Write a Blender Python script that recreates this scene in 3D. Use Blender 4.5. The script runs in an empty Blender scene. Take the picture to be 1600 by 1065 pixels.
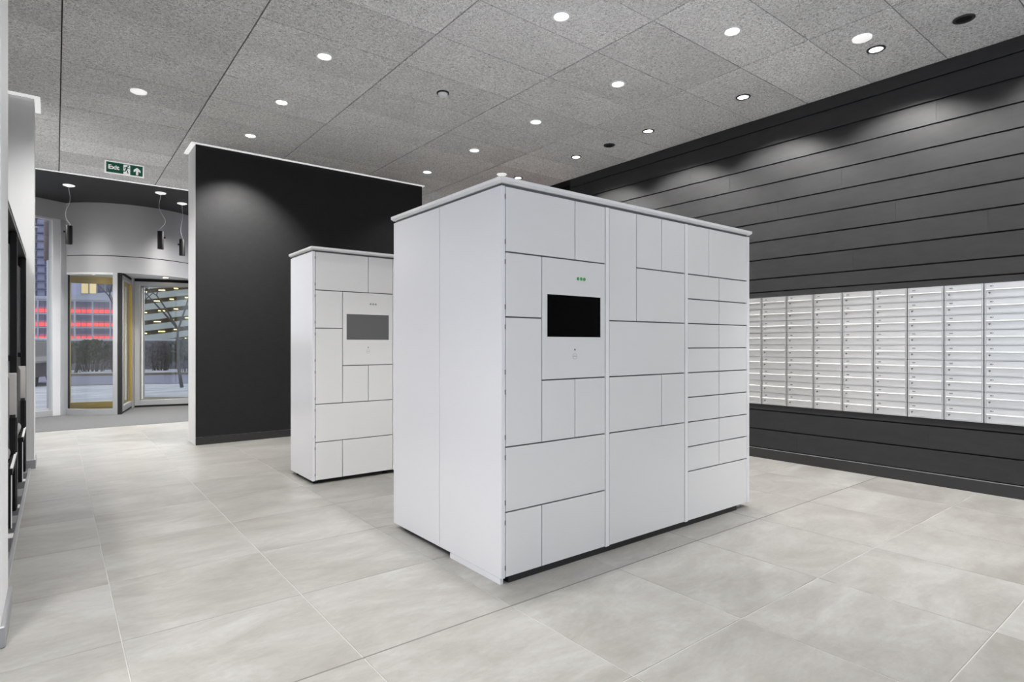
import bpy, bmesh, math, random
from mathutils import Vector, Matrix
random.seed(7)
SC = bpy.context.scene
COL = SC.collection
PI = math.pi

# ------------------------------------------------------------------ camera
F_PX = 910.61
cam_d = bpy.data.cameras.new('camera')
cam_d.sensor_width = 36.0
cam_d.lens = F_PX / 1600 * 36.0
cam_d.shift_y = 4.5 / 1600
cam_d.clip_end = 600
cam = bpy.data.objects.new('camera', cam_d)
COL.objects.link(cam)
cam.location = (0, 0, 1.2)
cam.rotation_euler = (math.radians(90), 0, -math.radians(38.0605))
SC.camera = cam

# ------------------------------------------------------------------ world, exposure
world = bpy.data.worlds.new('dusk')
SC.world = world
world.use_nodes = True
bg = world.node_tree.nodes['Background']
bg.inputs[0].default_value = (0.86, 0.89, 1.0, 1)
bg.inputs[1].default_value = 1.05
SC.view_settings.view_transform = 'Standard'
SC.view_settings.look = 'None'
SC.view_settings.gamma = 1
SC.view_settings.exposure = 0.42
SC.view_settings.use_curve_mapping = False
SC.cycles.use_denoising = True
SPOT_W = 40.0      # each lit ceiling downlight
WASH_W = 135.0      # wall washers along the timber wall

def portal(loc, rot, sx, sy):
    l = bpy.data.lights.new('window_portal', 'AREA')
    l.shape = 'RECTANGLE'; l.size = sx; l.size_y = sy
    l.cycles.is_portal = True
    o = bpy.data.objects.new('window_portal', l)
    COL.objects.link(o)
    o.location = loc; o.rotation_euler = rot
portal((2.05, -2.38, 1.78), (-PI/2, 0, 0), 6.9, 3.4)     # unseen window added behind the camera for fill light
portal((-1.68, 0.35, 1.78), (PI/2, 0, -PI/2), 5.1, 3.4)    # unseen window added left of the camera for fill light

# ------------------------------------------------------------------ materials
def mat(name, col, rough=0.5, metal=0.0, emit=None, estr=0.0, spec=0.5):
    m = bpy.data.materials.new(name); m.use_nodes = True
    b = m.node_tree.nodes['Principled BSDF']
    b.inputs['Base Color'].default_value = (*col, 1)
    b.inputs['Roughness'].default_value = rough
    b.inputs['Metallic'].default_value = metal
    b.inputs['Specular IOR Level'].default_value = spec
    if emit:
        b.inputs['Emission Color'].default_value = (*emit, 1)
        b.inputs['Emission Strength'].default_value = estr
    return m

def nodes(m):
    nt = m.node_tree
    return nt, nt.nodes, nt.links, nt.nodes['Principled BSDF']

def ramp(nt, fac, stops):
    r = nt.nodes.new('ShaderNodeValToRGB')
    e = r.color_ramp.elements
    while len(e) < len(stops): e.new(0.5)
    for k, (p, c) in enumerate(stops):
        e[k].position = p; e[k].color = (*c, 1)
    nt.links.new(fac, r.inputs[0])
    return r.outputs[0]

def pos_mapped(nt, scale=(1, 1, 1), by_object=False):
    g = nt.nodes.new('ShaderNodeNewGeometry')
    mp = nt.nodes.new('ShaderNodeMapping')
    mp.inputs['Scale'].default_value = scale
    if by_object:
        oi = nt.nodes.new('ShaderNodeObjectInfo')
        mu = nt.nodes.new('ShaderNodeVectorMath'); mu.operation = 'SCALE'
        cx = nt.nodes.new('ShaderNodeCombineXYZ')
        for k in range(3): nt.links.new(oi.outputs['Random'], cx.inputs[k])
        nt.links.new(cx.outputs[0], mu.inputs[0]); mu.inputs['Scale'].default_value = 37.0
        ad = nt.nodes.new('ShaderNodeVectorMath'); ad.operation = 'ADD'
        nt.links.new(g.outputs['Position'], ad.inputs[0]); nt.links.new(mu.outputs[0], ad.inputs[1])
        nt.links.new(ad.outputs[0], mp.inputs['Vector'])
    else:
        nt.links.new(g.outputs['Position'], mp.inputs['Vector'])
    return mp.outputs[0]

def noise(nt, vec, scale, detail=4, rough=0.55, dist=0.0):
    n = nt.nodes.new('ShaderNodeTexNoise')
    n.inputs['Scale'].default_value = scale
    n.inputs['Detail'].default_value = detail
    n.inputs['Roughness'].default_value = rough
    n.inputs['Distortion'].default_value = dist
    nt.links.new(vec, n.inputs['Vector'])
    return n.outputs['Fac']

def mixc(nt, fac, a, b, mode='MIX'):
    m = nt.nodes.new('ShaderNodeMix'); m.data_type = 'RGBA'; m.blend_type = mode
    if isinstance(fac, float): m.inputs[0].default_value = fac
    else: nt.links.new(fac, m.inputs[0])
    for i, v in ((6, a), (7, b)):
        if isinstance(v, tuple): m.inputs[i].default_value = (*v, 1)
        else: nt.links.new(v, m.inputs[i])
    return m.outputs[2]

def bump(nt, h, strength, dist):
    b = nt.nodes.new('ShaderNodeBump')
    b.inputs['Strength'].default_value = strength
    b.inputs['Distance'].default_value = dist
    nt.links.new(h, b.inputs['Height'])
    nt.links.new(b.outputs[0], nt.nodes['Principled BSDF'].inputs['Normal'])

# floor: concrete look porcelain
M_FLOOR = mat('floor_porcelain', (0.5, 0.49, 0.46), 0.34)
nt, nn, ll, B = nodes(M_FLOOR)
v1 = pos_mapped(nt, (0.8, 1.25, 1), True)
n1 = noise(nt, v1, 2.0, 8, 0.66, 0.6)
c1 = ramp(nt, n1, [(0.30, (0.220, 0.210, 0.192)), (0.50, (0.280, 0.272, 0.255)), (0.72, (0.350, 0.346, 0.333))])
v2 = pos_mapped(nt, (0.9, 3.0, 1), True)
n2 = noise(nt, v2, 2.2, 8, 0.70, 1.1)
c2 = ramp(nt, n2, [(0.36, (0.80, 0.795, 0.78)), (0.56, (1, 1, 1))])
n3 = noise(nt, pos_mapped(nt, (1, 2.0, 1), True), 14, 8, 0.75, 0.9)
c3 = ramp(nt, n3, [(0.34, (0.90, 0.895, 0.885)), (0.52, (1, 1, 1)), (0.68, (1.07, 1.07, 1.07))])
ll.new(mixc(nt, 0.8, mixc(nt, 0.6, c1, c2, 'MULTIPLY'), c3, 'MULTIPLY'), B.inputs['Base Color'])
rr = nn.new('ShaderNodeMapRange'); rr.inputs[3].default_value = 0.30; rr.inputs[4].default_value = 0.46
ll.new(n2, rr.inputs[0]); ll.new(rr.outputs[0], B.inputs['Roughness'])
M_GROUT = mat('grout_pale', (0.42, 0.41, 0.39), 0.8)
M_JOINT = mat('movement_joint_grey', (0.13, 0.125, 0.115), 0.6)

# ceiling: wood wool cement board
M_CEIL = mat('wood_wool_board', (0.3, 0.3, 0.3), 0.9, spec=0.15)
nt, nn, ll, B = nodes(M_CEIL)
v = pos_mapped(nt, (1, 1, 1), True)
n1 = noise(nt, v, 62, 3, 0.75, 1.4)
n2 = noise(nt, v, 1.4, 4)
c1 = ramp(nt, n1, [(0.36, (0.30, 0.298, 0.297)), (0.50, (0.70, 0.698, 0.697)), (0.62, (0.93, 0.927, 0.925))])
c2 = ramp(nt, n2, [(0.3, (0.88, 0.88, 0.88)), (0.7, (1.05, 1.05, 1.05))])
oi = nn.new('ShaderNodeObjectInfo')
mr = nn.new('ShaderNodeMapRange'); mr.inputs[3].default_value = 0.90; mr.inputs[4].default_value = 1.06
ll.new(oi.outputs['Random'], mr.inputs[0])
cc = nn.new('ShaderNodeCombineColor')
for k in range(3): ll.new(mr.outputs[0], cc.inputs[k])
ll.new(mixc(nt, 1.0, mixc(nt, 1.0, c1, c2, 'MULTIPLY'), cc.outputs[0], 'MULTIPLY'), B.inputs['Base Color'])
bump(nt, n1, 0.6, 0.004)
M_CEILGAP = mat('ceiling_joint_dark', (0.035, 0.035, 0.035), 0.9)

# charcoal boards
def charcoal(name, a, b, rough, spec=0.2):
    m = mat(name, a, rough, spec=spec)
    nt, nn, ll, B = nodes(m)
    v = pos_mapped(nt, (6, 2.2, 7), True)
    n = noise(nt, v, 3, 5, 0.6)
    v2 = pos_mapped(nt, (40, 3, 160), True)
    n2 = noise(nt, v2, 2, 2)
    c = ramp(nt, n, [(0.3, a), (0.7, b)])
    oi = nn.new('ShaderNodeObjectInfo')
    mr = nn.new('ShaderNodeMapRange'); mr.inputs[3].default_value = 0.96; mr.inputs[4].default_value = 1.05
    ll.new(oi.outputs['Random'], mr.inputs[0])
    cc = nn.new('ShaderNodeCombineColor')
    for k in range(3): ll.new(mr.outputs[0], cc.inputs[k])
    ll.new(mixc(nt, 1.0, c, cc.outputs[0], 'MULTIPLY'), B.inputs['Base Color'])
    bump(nt, n2, 0.08, 0.001)
    return m
M_BOARD = charcoal('charcoal_board', (0.027, 0.027, 0.0275), (0.034, 0.034, 0.0345), 0.5)
M_BLACKWALL = charcoal('black_wall_paint', (0.0155, 0.0155, 0.016), (0.019, 0.019, 0.0195), 0.55)
M_SKIRT = mat('black_skirting', (0.022, 0.022, 0.022), 0.5)
M_GROOVE = mat('groove_black', (0.006, 0.006, 0.006), 0.8)
M_WHITEWALL = mat('white_wall_paint', (0.72, 0.72, 0.725), 0.6)
M_GREYWALL = mat('pale_grey_wall', (0.70, 0.705, 0.71), 0.6)
M_TRIMW = mat('white_trim', (0.85, 0.85, 0.85), 0.45)
M_STEELSK = mat('grey_skirting', (0.33, 0.335, 0.35), 0.4, 0.3)
M_RED = mat('dark_red_panel', (0.10, 0.012, 0.012), 0.5)
M_SOFFIT = mat('dark_soffit', (0.009, 0.009, 0.010), 0.6)

# locker
M_LSIDE = mat('locker_gloss_panel', (0.73, 0.73, 0.755), 0.14)
M_LDOOR = mat('locker_door', (0.69, 0.69, 0.69), 0.3)
M_LFRAME = mat('locker_frame', (0.76, 0.76, 0.765), 0.3)
M_LGAP = mat('locker_gap_grey', (0.13, 0.13, 0.135), 0.6)
M_PLINTH = mat('plinth_black', (0.012, 0.012, 0.013), 0.5)
M_SCREEN = mat('screen_black_glass', (0.002, 0.002, 0.002), 0.05, spec=0.25)
M_SCREEN2 = mat('screen_grey_glass', (0.11, 0.11, 0.115), 0.12)
M_GREEN = mat('green_indicator', (0.06, 0.32, 0.08), 0.4)
M_GREYDOT = mat('grey_indicator', (0.30, 0.31, 0.30), 0.4)
M_MARK = mat('grey_print', (0.45, 0.45, 0.45), 0.5)
M_DARKMARK = mat('dark_print', (0.07, 0.07, 0.07), 0.5)

# metals
def brushed(name, col, rough, sc):
    m = mat(name, col, rough, 0.9)
    nt, nn, ll, B = nodes(m)
    v = pos_mapped(nt, sc, True)
    n = noise(nt, v, 3, 3)
    rr = nn.new('ShaderNodeMapRange'); rr.inputs[3].default_value = rough - 0.07; rr.inputs[4].default_value = rough + 0.09
    ll.new(n, rr.inputs[0]); ll.new(rr.outputs[0], B.inputs['Roughness'])
    ll.new(ramp(nt, n, [(0.3, tuple(x * 0.93 for x in col)), (0.7, col)]), B.inputs['Base Color'])
    return m
M_STEEL = brushed('brushed_steel', (0.86, 0.86, 0.855), 0.36, (3, 2, 90))
M_STEELD = mat('steel_shadow_gap', (0.16, 0.16, 0.16), 0.5, 0.5)
M_LOCK = mat('lock_metal', (0.25, 0.25, 0.25), 0.35, 0.9)
M_ALU = mat('grey_aluminium', (0.44, 0.445, 0.46), 0.38, 0.6)
M_DRUM = mat('drum_cladding', (0.42, 0.42, 0.425), 0.42, 0.45)
M_ALUW = mat('pale_aluminium', (0.66, 0.665, 0.68), 0.35, 0.4)
M_BRASS = mat('bronze_gold', (0.50, 0.36, 0.12), 0.35, 0.8)
M_BLACK = mat('black_metal', (0.007, 0.007, 0.007), 0.5, spec=0.25)
M_RUBBER = mat('black_brush', (0.008, 0.008, 0.008), 0.9)
M_WIRE = mat('pale_wire', (0.7, 0.7, 0.7), 0.4, 0.3)
M_CARPET = mat('grey_entrance_matting', (0.33, 0.335, 0.34), 0.95, spec=0.1)
nt, nn, ll, B = nodes(M_CARPET)
n1 = noise(nt, pos_mapped(nt, (3, 30, 3)), 6, 4)
ll.new(ramp(nt, n1, [(0.3, (0.085, 0.087, 0.089)), (0.7, (0.135, 0.137, 0.14))]), B.inputs['Base Color'])
M_LENS = mat('lit_lens', (1, 1, 1), 0.4, emit=(1, 0.98, 0.95), estr=9.0)
M_LENSW = mat('warm_lens', (1, 1, 1), 0.4, emit=(1, 0.8, 0.45), estr=8.0)
M_DARKRING = mat('dark_ring', (0.03, 0.03, 0.03), 0.4)
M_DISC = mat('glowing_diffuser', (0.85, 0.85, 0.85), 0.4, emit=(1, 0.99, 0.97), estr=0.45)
M_TRIMGLOW = mat('glowing_white_trim', (0.85, 0.85, 0.85), 0.5, emit=(1, 1, 1), estr=0.35)  # plain white trim; its brightness is put in as a faint glow
M_WHITE = mat('white_plastic', (0.82, 0.82, 0.82), 0.4)
M_SIGNG = mat('sign_green', (0.0, 0.13, 0.065), 0.4)
M_SIGNW = mat('sign_white', (0.85, 0.85, 0.85), 0.4, emit=(1, 1, 1), estr=0.25)
M_CARPD = mat('carpet_charcoal', (0.07, 0.07, 0.075), 0.95, spec=0.1)
M_CARPM = mat('carpet_mid_grey', (0.19, 0.19, 0.20), 0.95, spec=0.1)
M_CARPL = mat('carpet_pale', (0.55, 0.55, 0.54), 0.95, spec=0.1)
M_FABRIC = mat('pale_upholstery', (0.60, 0.575, 0.56), 0.9, spec=0.1)
M_FABRICG = mat('grey_upholstery', (0.26, 0.26, 0.255), 0.9, spec=0.1)

def glass(name, tint=(1, 1, 1), refl=0.08, rough=0.0):
    m = bpy.data.materials.new(name); m.use_nodes = True
    nt = m.node_tree; nt.nodes.clear()
    out = nt.nodes.new('ShaderNodeOutputMaterial')
    tr = nt.nodes.new('ShaderNodeBsdfTransparent'); tr.inputs[0].default_value = (*tint, 1)
    gl = nt.nodes.new('ShaderNodeBsdfGlossy'); gl.inputs['Roughness'].default_value = rough
    fr = nt.nodes.new('ShaderNodeLayerWeight'); fr.inputs[0].default_value = 0.25
    mr = nt.nodes.new('ShaderNodeMapRange'); mr.inputs[3].default_value = refl * 0.5; mr.inputs[4].default_value = min(1, refl * 5)
    mx = nt.nodes.new('ShaderNodeMixShader')
    nt.links.new(fr.outputs['Facing'], mr.inputs[0]); nt.links.new(mr.outputs[0], mx.inputs[0])
    nt.links.new(tr.outputs[0], mx.inputs[1]); nt.links.new(gl.outputs[0], mx.inputs[2])
    nt.links.new(mx.outputs[0], out.inputs[0])
    return m
M_GLASS = glass('window_glass', (0.93, 0.95, 0.95), 0.05)

# ------------------------------------------------------------------ builders
class MB:
    def __init__(s): s.v = []; s.f = []
    def add(s, vs, fs):
        k = len(s.v); s.v += [tuple(p) for p in vs]; s.f += [tuple(i + k for i in f) for f in fs]; return s
    def box(s, x0, y0, z0, x1, y1, z1):
        return s.add([(x0,y0,z0),(x1,y0,z0),(x1,y1,z0),(x0,y1,z0),(x0,y0,z1),(x1,y0,z1),(x1,y1,z1),(x0,y1,z1)],
                     [(0,3,2,1),(4,5,6,7),(0,1,5,4),(1,2,6,5),(2,3,7,6),(3,0,4,7)])
    def prism(s, pts, axis, a0, a1):
        """extrude 2-D polygon along axis ('x': pts=(y,z), 'y': pts=(x,z), 'z': pts=(x,y))"""
        def P(p, a): return {'x': (a, p[0], p[1]), 'y': (p[0], a, p[1]), 'z': (p[0], p[1], a)}[axis]
        n = len(pts)
        vs = [P(p, a0) for p in pts] + [P(p, a1) for p in pts]
        fs = [tuple(range(n - 1, -1, -1)), tuple(range(n, 2 * n))] + [(i, (i + 1) % n, n + (i + 1) % n, n + i) for i in range(n)]
        return s.add(vs, fs)
    def tube(s, pts, r, n=8, r1=None):
        pts = [Vector(p) for p in pts]; m = len(pts); vs = []; fs = []
        for i, p in enumerate(pts):
            d = (pts[min(i + 1, m - 1)] - pts[max(i - 1, 0)])
            if d.length < 1e-9: d = Vector((0, 0, 1))
            d.normalize()
            a = d.orthogonal().normalized() if i == 0 else (pa - d * pa.dot(d)).normalized()
            pa = a; b = d.cross(a)
            rr = r if r1 is None else r + (r1 - r) * i / (m - 1)
            vs += [p + (a * math.cos(2*PI*k/n) + b * math.sin(2*PI*k/n)) * rr for k in range(n)]
        for i in range(m - 1):
            fs += [(i*n + k, i*n + (k+1) % n, (i+1)*n + (k+1) % n, (i+1)*n + k) for k in range(n)]
        fs += [tuple(range(n - 1, -1, -1)), tuple(range((m-1)*n, m*n))]
        return s.add(vs, fs)
    def lathe(s, prof, n=24, c=(0, 0, 0)):
        """prof: list of (r, z); closed at ends when r = 0"""
        vs = []; fs = []; m = len(prof)
        for r, z in prof:
            vs += [(c[0] + r*math.cos(2*PI*k/n), c[1] + r*math.sin(2*PI*k/n), c[2] + z) for k in range(n)]
        for i in range(m - 1):
            fs += [(i*n + k, i*n + (k+1) % n, (i+1)*n + (k+1) % n, (i+1)*n + k) for k in range(n)]
        return s.add(vs, fs)
    def arc(s, a0, a1, r0, r1, z0, z1, n=24):
        vs = []; fs = []
        for i in range(n + 1):
            a = math.radians(a0 + (a1 - a0) * i / n); c, q = math.cos(a), math.sin(a)
            vs += [(r0*c, r0*q, z0), (r1*c, r1*q, z0), (r1*c, r1*q, z1), (r0*c, r0*q, z1)]
        for i in range(n):
            k = 4 * i
            fs += [(k+j, k+(j+1) % 4, k+4+(j+1) % 4, k+4+j) for j in range(4)]
        fs += [(3, 2, 1, 0), (4*n, 4*n+1, 4*n+2, 4*n+3)]
        return s.add(vs, fs)
    def mesh(s, name, m, bevel=0.0, seg=1, smooth=False):
        me = bpy.data.meshes.new(name)
        me.from_pydata(s.v, [], s.f)
        bm = bmesh.new(); bm.from_mesh(me)
        bmesh.ops.recalc_face_normals(bm, faces=bm.faces)
        if bevel:
            bmesh.ops.bevel(bm, geom=list(bm.edges), offset=bevel, segments=seg, affect='EDGES', profile=0.5)
        if smooth:
            for f in bm.faces: f.smooth = True
        bm.to_mesh(me); bm.free()
        if smooth:
            try: me.set_sharp_from_angle(angle=math.radians(40))
            except Exception: pass
        if isinstance(m, (list, tuple)):
            for q in m: me.materials.append(q)
        else: me.materials.append(m)
        return me
    def build(s, name, m, parent=None, **k):
        return put(name, s.mesh(name, m, **k), parent)

def put(name, me, parent=None, loc=None):
    o = bpy.data.objects.new(name, me); COL.objects.link(o)
    if parent is not None: o.parent = parent
    if loc is not None: o.location = loc
    return o

def tag(o, label=None, cat=None, group=None, kind=None):
    if label: o['label'] = label
    if cat: o['category'] = cat
    if group: o['group'] = group
    if kind: o['kind'] = kind
    return o

def empty(name, loc=(0, 0, 0), rz=0.0):
    o = bpy.data.objects.new(name, None); COL.objects.link(o)
    o.location = loc; o.rotation_euler = (0, 0, rz); o.empty_display_size = 0.1
    return o

def thing(name, label, cat, loc=(0, 0, 0), rz=0.0, group=None):
    return tag(empty(name, loc, rz), label, cat, group)

def struct(name, mb, m, **k):
    return tag(mb.build(name, m, **k), kind='structure')

def copy_tree(o, parent=None):
    c = o.copy(); COL.objects.link(c)
    if parent is not None: c.parent = parent
    for ch in list(o.children): copy_tree(ch, c)
    return c

def bx(x0, y0, z0, x1, y1, z1): return MB().box(x0, y0, z0, x1, y1, z1)

ORD = ['first', 'second', 'third', 'fourth', 'fifth', 'sixth', 'seventh', 'eighth', 'ninth', 'tenth']
H = 3.575      # ceiling height
XR = 5.86      # right wall plane

# ================================================================== FLOOR
floor = struct('floor', bx(-1.85, -2.55, -0.12, 8.2, 10.2, -0.002), M_GROUT)
xs = [0.21 + 0.7175 * k for k in range(-5, 9)]
ys = [2.105 + 0.717 * k for k in range(-8, 13)]
tile_mesh = {}
for i in range(len(xs) - 1):
    for j in range(len(ys) - 1):
        x0, x1 = max(xs[i], -1.7), min(xs[i+1], XR)
        y0, y1 = max(ys[j], -2.4), min(ys[j+1], 10.2)
        if x1 - x0 < 0.03 or y1 - y0 < 0.03: continue
        key = (round(x1 - x0, 3), round(y1 - y0, 3))
        if key not in tile_mesh:
            w, d = key; g = 0.0022
            tile_mesh[key] = bx(g, g, -0.012, w - g, d - g, 0.0).mesh('floor_tile', M_FLOOR, bevel=0.0009)
        put('floor_tile', tile_mesh[key], floor, (x0, y0, 0))
bx(-1.7, 2.1015, -0.006, XR, 2.1085, 0.0005).build('joint_profile', M_JOINT, floor)
bx(-0.206, 3.56, -0.005, -0.186, 7.26, 0.007).build('carpet_edge_strip', M_ALU, floor, bevel=0.002)

# entrance matting and soffit beyond the tiled floor
ent = struct('floor_entrance', bx(-3, 10.2, -0.12, 6.2, 13.05, 0.003), M_CARPET)

# ================================================================== CEILING
ceil = struct('ceiling', bx(-1.85, -2.55, H + 0.012, 8.2, 10.19, H + 0.16), M_CEILGAP)
cx = [-1.7, -1.10, 0.036, 1.170, 2.304, 3.463, 4.64, 5.86]
cy = [1.586 + 0.5755 * k for k in range(-9, 16)]
meas = {1.586: 1.59, 2.1615: 2.167, 2.737: 2.742}
ct_mesh = {}
for i in range(len(cx) - 1):
    for j in range(len(cy) - 1):
        x0, x1 = cx[i], cx[i+1]
        y0, y1 = max(cy[j], -2.4), min(cy[j+1], 10.18)
        if y1 - y0 < 0.03: continue
        key = (round(x1 - x0, 3), round(y1 - y0, 3))
        if key not in ct_mesh:
            w, d = key; gx = 0.0045; gy = 0.0028
            ct_mesh[key] = bx(gx, gy, 0.0, w - gx, d - gy, 0.025).mesh('ceiling_tile', M_CEIL, bevel=0.002)
        put('ceiling_tile', ct_mesh[key], ceil, (x0, y0, H + random.uniform(-0.0012, 0.0012)))
struct('ceiling_entrance', bx(-3, 10.2, H, 6.2, 14.3, H + 0.16), M_SOFFIT)
struct('trim_1', bx(-3, 10.165, H - 0.007, 6.2, 10.2, H), M_TRIMGLOW)  # white soffit edge, glow added to keep it bright

# ================================================================== RIGHT WALL (charcoal boards)
MY0, MY1, MZ0, MZ1 = 1.078, 3.478, 0.566, 1.686          # recess of the mailboxes
wr = struct('wall_right', bx(XR + 0.018, -2.4, 0, XR + 0.22, 6.12, H), M_GROOVE)
grooves = [0.105, 0.303, 0.503, None, 1.743, 1.881, 2.083, 2.277, 2.474, 2.666, 2.868, 3.064, 3.261, 3.453, H]
def board(y0, y1, z0, z1, name='wall_board'):
    bx(XR, y0 + 0.0002, z0, XR + 0.02, y1 - 0.0002, z1).build(name, M_BOARD, wr, bevel=0.0004)
g = 0.0065
rows = [(0.105, 0.303), (0.303, 0.503), (1.743, 1.881), (1.881, 2.083), (2.083, 2.277), (2.277, 2.474), (2.474, 2.666),
        (2.666, 2.868), (2.868, 3.064), (3.064, 3.261), (3.261, 3.453), (3.453, H + 0.004)]
offs = [0.0, 1.3, 0.5, 1.9, 0.9, 1.55, 0.2, 2.0, 0.75, 1.25, 0.4, 1.7]
for (z0, z1), o0 in zip(rows, offs):
    cuts = [-2.4]
    y = -2.4 + 0.4 + o0
    while y < 6.0: cuts.append(y); y += 2.42
    cuts.append(6.12)
    for a, b in zip(cuts, cuts[1:]): board(a, b, z0 + g, z1 - g)
for a, b in ((-2.4, MY0 - 0.004), (MY1 + 0.004, 6.12)):
    board(a, b, 0.503 + g, 1.743 - g)
board(MY0 - 0.004, MY1 + 0.004, 0.503 + g, MZ0 - 0.002)
board(MY0 - 0.004, MY1 + 0.004, MZ1 + 0.002, 1.743 - g)
bx(XR + 0.012, MY0, MZ0, XR + 0.02, MY1, MZ1).build('mailbox_backing', M_STEELD, wr)
tag(bx(XR - 0.006, -2.4, 0, XR + 0.018, 6.12, 0.098).build('baseboard_right', M_SKIRT, bevel=0.001), kind='structure')
struct('trim_2', bx(XR - 0.007, -2.4, 0.0982, XR + 0.0175, 6.12, 0.1014), M_ALU)
# opening with dark red panel at the far end of the wall
end = struct('door_1', bx(XR + 0.16, 6.14, 0, XR + 0.22, 7.73, 3.47), M_RED)
bx(XR + 0.02, 6.121, 0, XR + 0.159, 6.15, 3.50).build('door_jamb', M_BLACK, end)
bx(XR + 0.02, 7.60, 0, XR + 0.159, 7.68, 3.50).build('door_jamb', M_BLACK, end)
bx(XR + 0.0, 6.121, 3.505, XR + 0.22, 7.73, H).build('door_head', M_BLACK, end)
bx(XR + 0.148, 6.86, 0.02, XR + 0.1595, 6.868, 3.46).build('door_seam', M_GROOVE, end)

# ================================================================== MAILBOXES
def make_mailbox():
    r = thing('mailbox', 'stainless steel mailbox', 'mailbox', group='wall of stainless steel mailboxes')
    w = 0.2655; h = 0.1244
    m = MB()
    hw = w / 2 - 0.0035
    # rim of four bars and a back
    m.box(-0.004, -hw, 0.0015, 0.010, hw, 0.0050); m.box(-0.004, -hw, h - 0.0050, 0.010, hw, h - 0.0015)
    m.box(-0.004, -hw, 0.0050, 0.010, -hw + 0.006, h - 0.0050); m.box(-0.004, hw - 0.006, 0.0050, 0.010, hw, h - 0.0050)
    m.box(0.006, -hw + 0.006, 0.005, 0.010, hw - 0.006, h - 0.005)
    m.build('frame', M_STEEL, r)
    fw = hw - 0.011
    fl = MB().prism([(-0.003, 0.115), (0.004, 0.115), (0.004, 0.066), (-0.012, 0.064), (-0.0135, 0.0665), (-0.0130, 0.0700), (-0.0036, 0.0755)], 'y', -fw, fw)
    fl.build('letter_flap', M_STEEL, r)
    bx(-0.005, -fw, 0.009, 0.004, fw, 0.0635).build('door', M_STEEL, r, bevel=0.0015)
    lk = MB().tube([(-0.005, fw - 0.022, 0.046), (-0.014, fw - 0.022, 0.046)], 0.0065, 10)
    lk.box(-0.021, fw - 0.0235, 0.037, -0.012, fw - 0.0205, 0.052)
    lk.build('lock', M_LOCK, r)
    nm = MB()
    for k in range(3):
        y = fw - 0.026 - k * 0.008
        nm.box(-0.0062, y - 0.0021, 0.094, -0.0028, y + 0.0021, 0.1025)
    nm.build('number_mark', M_DARKMARK, r)
    return r
proto = make_mailbox()
first = True
pitch_y = (MY1 - MY0) / 9; pitch_z = (MZ1 - MZ0) / 9
for c in range(9):
    for q in range(9):
        o = proto if first else copy_tree(proto); first = False
        o.location = (XR - 0.004, MY0 + pitch_y * (c + 0.5), MZ1 - pitch_z * (q + 1))
        colname = ORD[c] + ' column from the right' if c else 'rightmost column'
        rowname = ['top row', 'second row from the top', 'third row from the top', 'fourth row from the top', 'middle row',
                   'fourth row from the bottom', 'third row from the bottom', 'second row from the bottom', 'bottom row'][q]
        o['label'] = 'steel mailbox, %s, %s' % (rowname, colname)

# ================================================================== BLACK PARTITION WALL
PX0, PX1, PY0, PY1 = 1.30, 4.335, 7.73, 8.19
pw = struct('wall_partition', bx(PX0, PY0 + 0.012, 0, PX1, PY1, H - 0.01), M_WHITEWALL)
bx(PX0 + 0.004, PY0, 0.092, PX1, PY0 + 0.011, H - 0.012).build('black_facing', M_BLACKWALL, pw)
bx(PX0 + 0.004, PY0 - 0.004, 0, PX1, PY0 + 0.011, 0.086).build('skirting', M_SKIRT, pw)
bx(PX0 - 0.045, PY0 - 0.025, H - 0.014, PX1 + 0.03, PY1 + 0.02, H - 0.002).build('glowing_trim', M_TRIMGLOW, pw)  # white top trim, brightened by its own glow

# ================================================================== LEFT SIDE: piers, alcove
p1 = struct('wall_pier', bx(-1.7, 3.06, 0, -0.172, 3.53, H - 0.001), M_GREYWALL)
tag(bx(-1.7, 3.045, 0, -0.157, 3.545, 0.085).build('baseboard_pier', M_STEELSK, bevel=0.004), kind='structure')
p2 = struct('wall_pier_far', bx(-1.7, 7.27, 0, -0.163, 7.62, H - 0.012), M_GREYWALL)
bx(-1.7, 7.21, H - 0.012, -0.119, 7.70, H - 0.002).build('glowing_trim', M_TRIMGLOW, p2)  # white trim on the pier, made to glow like the partition's
tag(bx(-1.7, 7.258, 0, -0.151, 7.632, 0.085).build('baseboard_pier_far', M_STEELSK, bevel=0.004), kind='structure')
struct('wall_alcove', bx(-1.75, 3.53, 0, -1.6, 7.27, H), M_GREYWALL)
struct('wall_left', MB().box(-1.85, -2.55, 0, -1.7, -2.2, H).box(-1.85, 2.9, 0, -1.7, 3.53, H).box(-1.85, -2.2, 0, -1.7, 2.9, 0.08).box(-1.85, -2.2, 3.48, -1.7, 2.9, H), M_WHITEWALL)
struct('wall_back', MB().box(-1.7, -2.55, 0, -1.4, -2.4, H).box(5.5, -2.55, 0, 6.08, -2.4, H).box(-1.4, -2.55, 0, 5.5, -2.4, 0.08).box(-1.4, -2.55, 3.48, 5.5, -2.4, H), M_WHITEWALL)
w1 = struct('unseen_window_1', bx(-1.4, -2.48, 0.08, 5.5, -2.47, 3.48), M_GLASS)  # unseen glazing, added full height to let fill light in
for x in (-1.4, 0.3, 2.02, 3.74, 5.44): bx(x, -2.5, 0.08, x + 0.06, -2.44, 3.48).build('window_mullion', M_ALU, w1)
w2 = struct('unseen_window_2', bx(-1.78, -2.2, 0.08, -1.77, 2.9, 3.48), M_GLASS)  # unseen glazing, set close in to brighten the locker's left side
for y in (-2.2, -0.5, 1.2, 2.84): bx(-1.81, y, 0.08, -1.74, y + 0.06, 3.48).build('window_mullion', M_ALU, w2)
struct('wall_far_left', bx(-1.5, 7.62, 0, -1.35, 13.2, H), M_GREYWALL)
struct('wall_far', bx(PX1 + 0.4, 9.0, 0, 8.2, 9.15, H), M_WHITEWALL)
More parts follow.
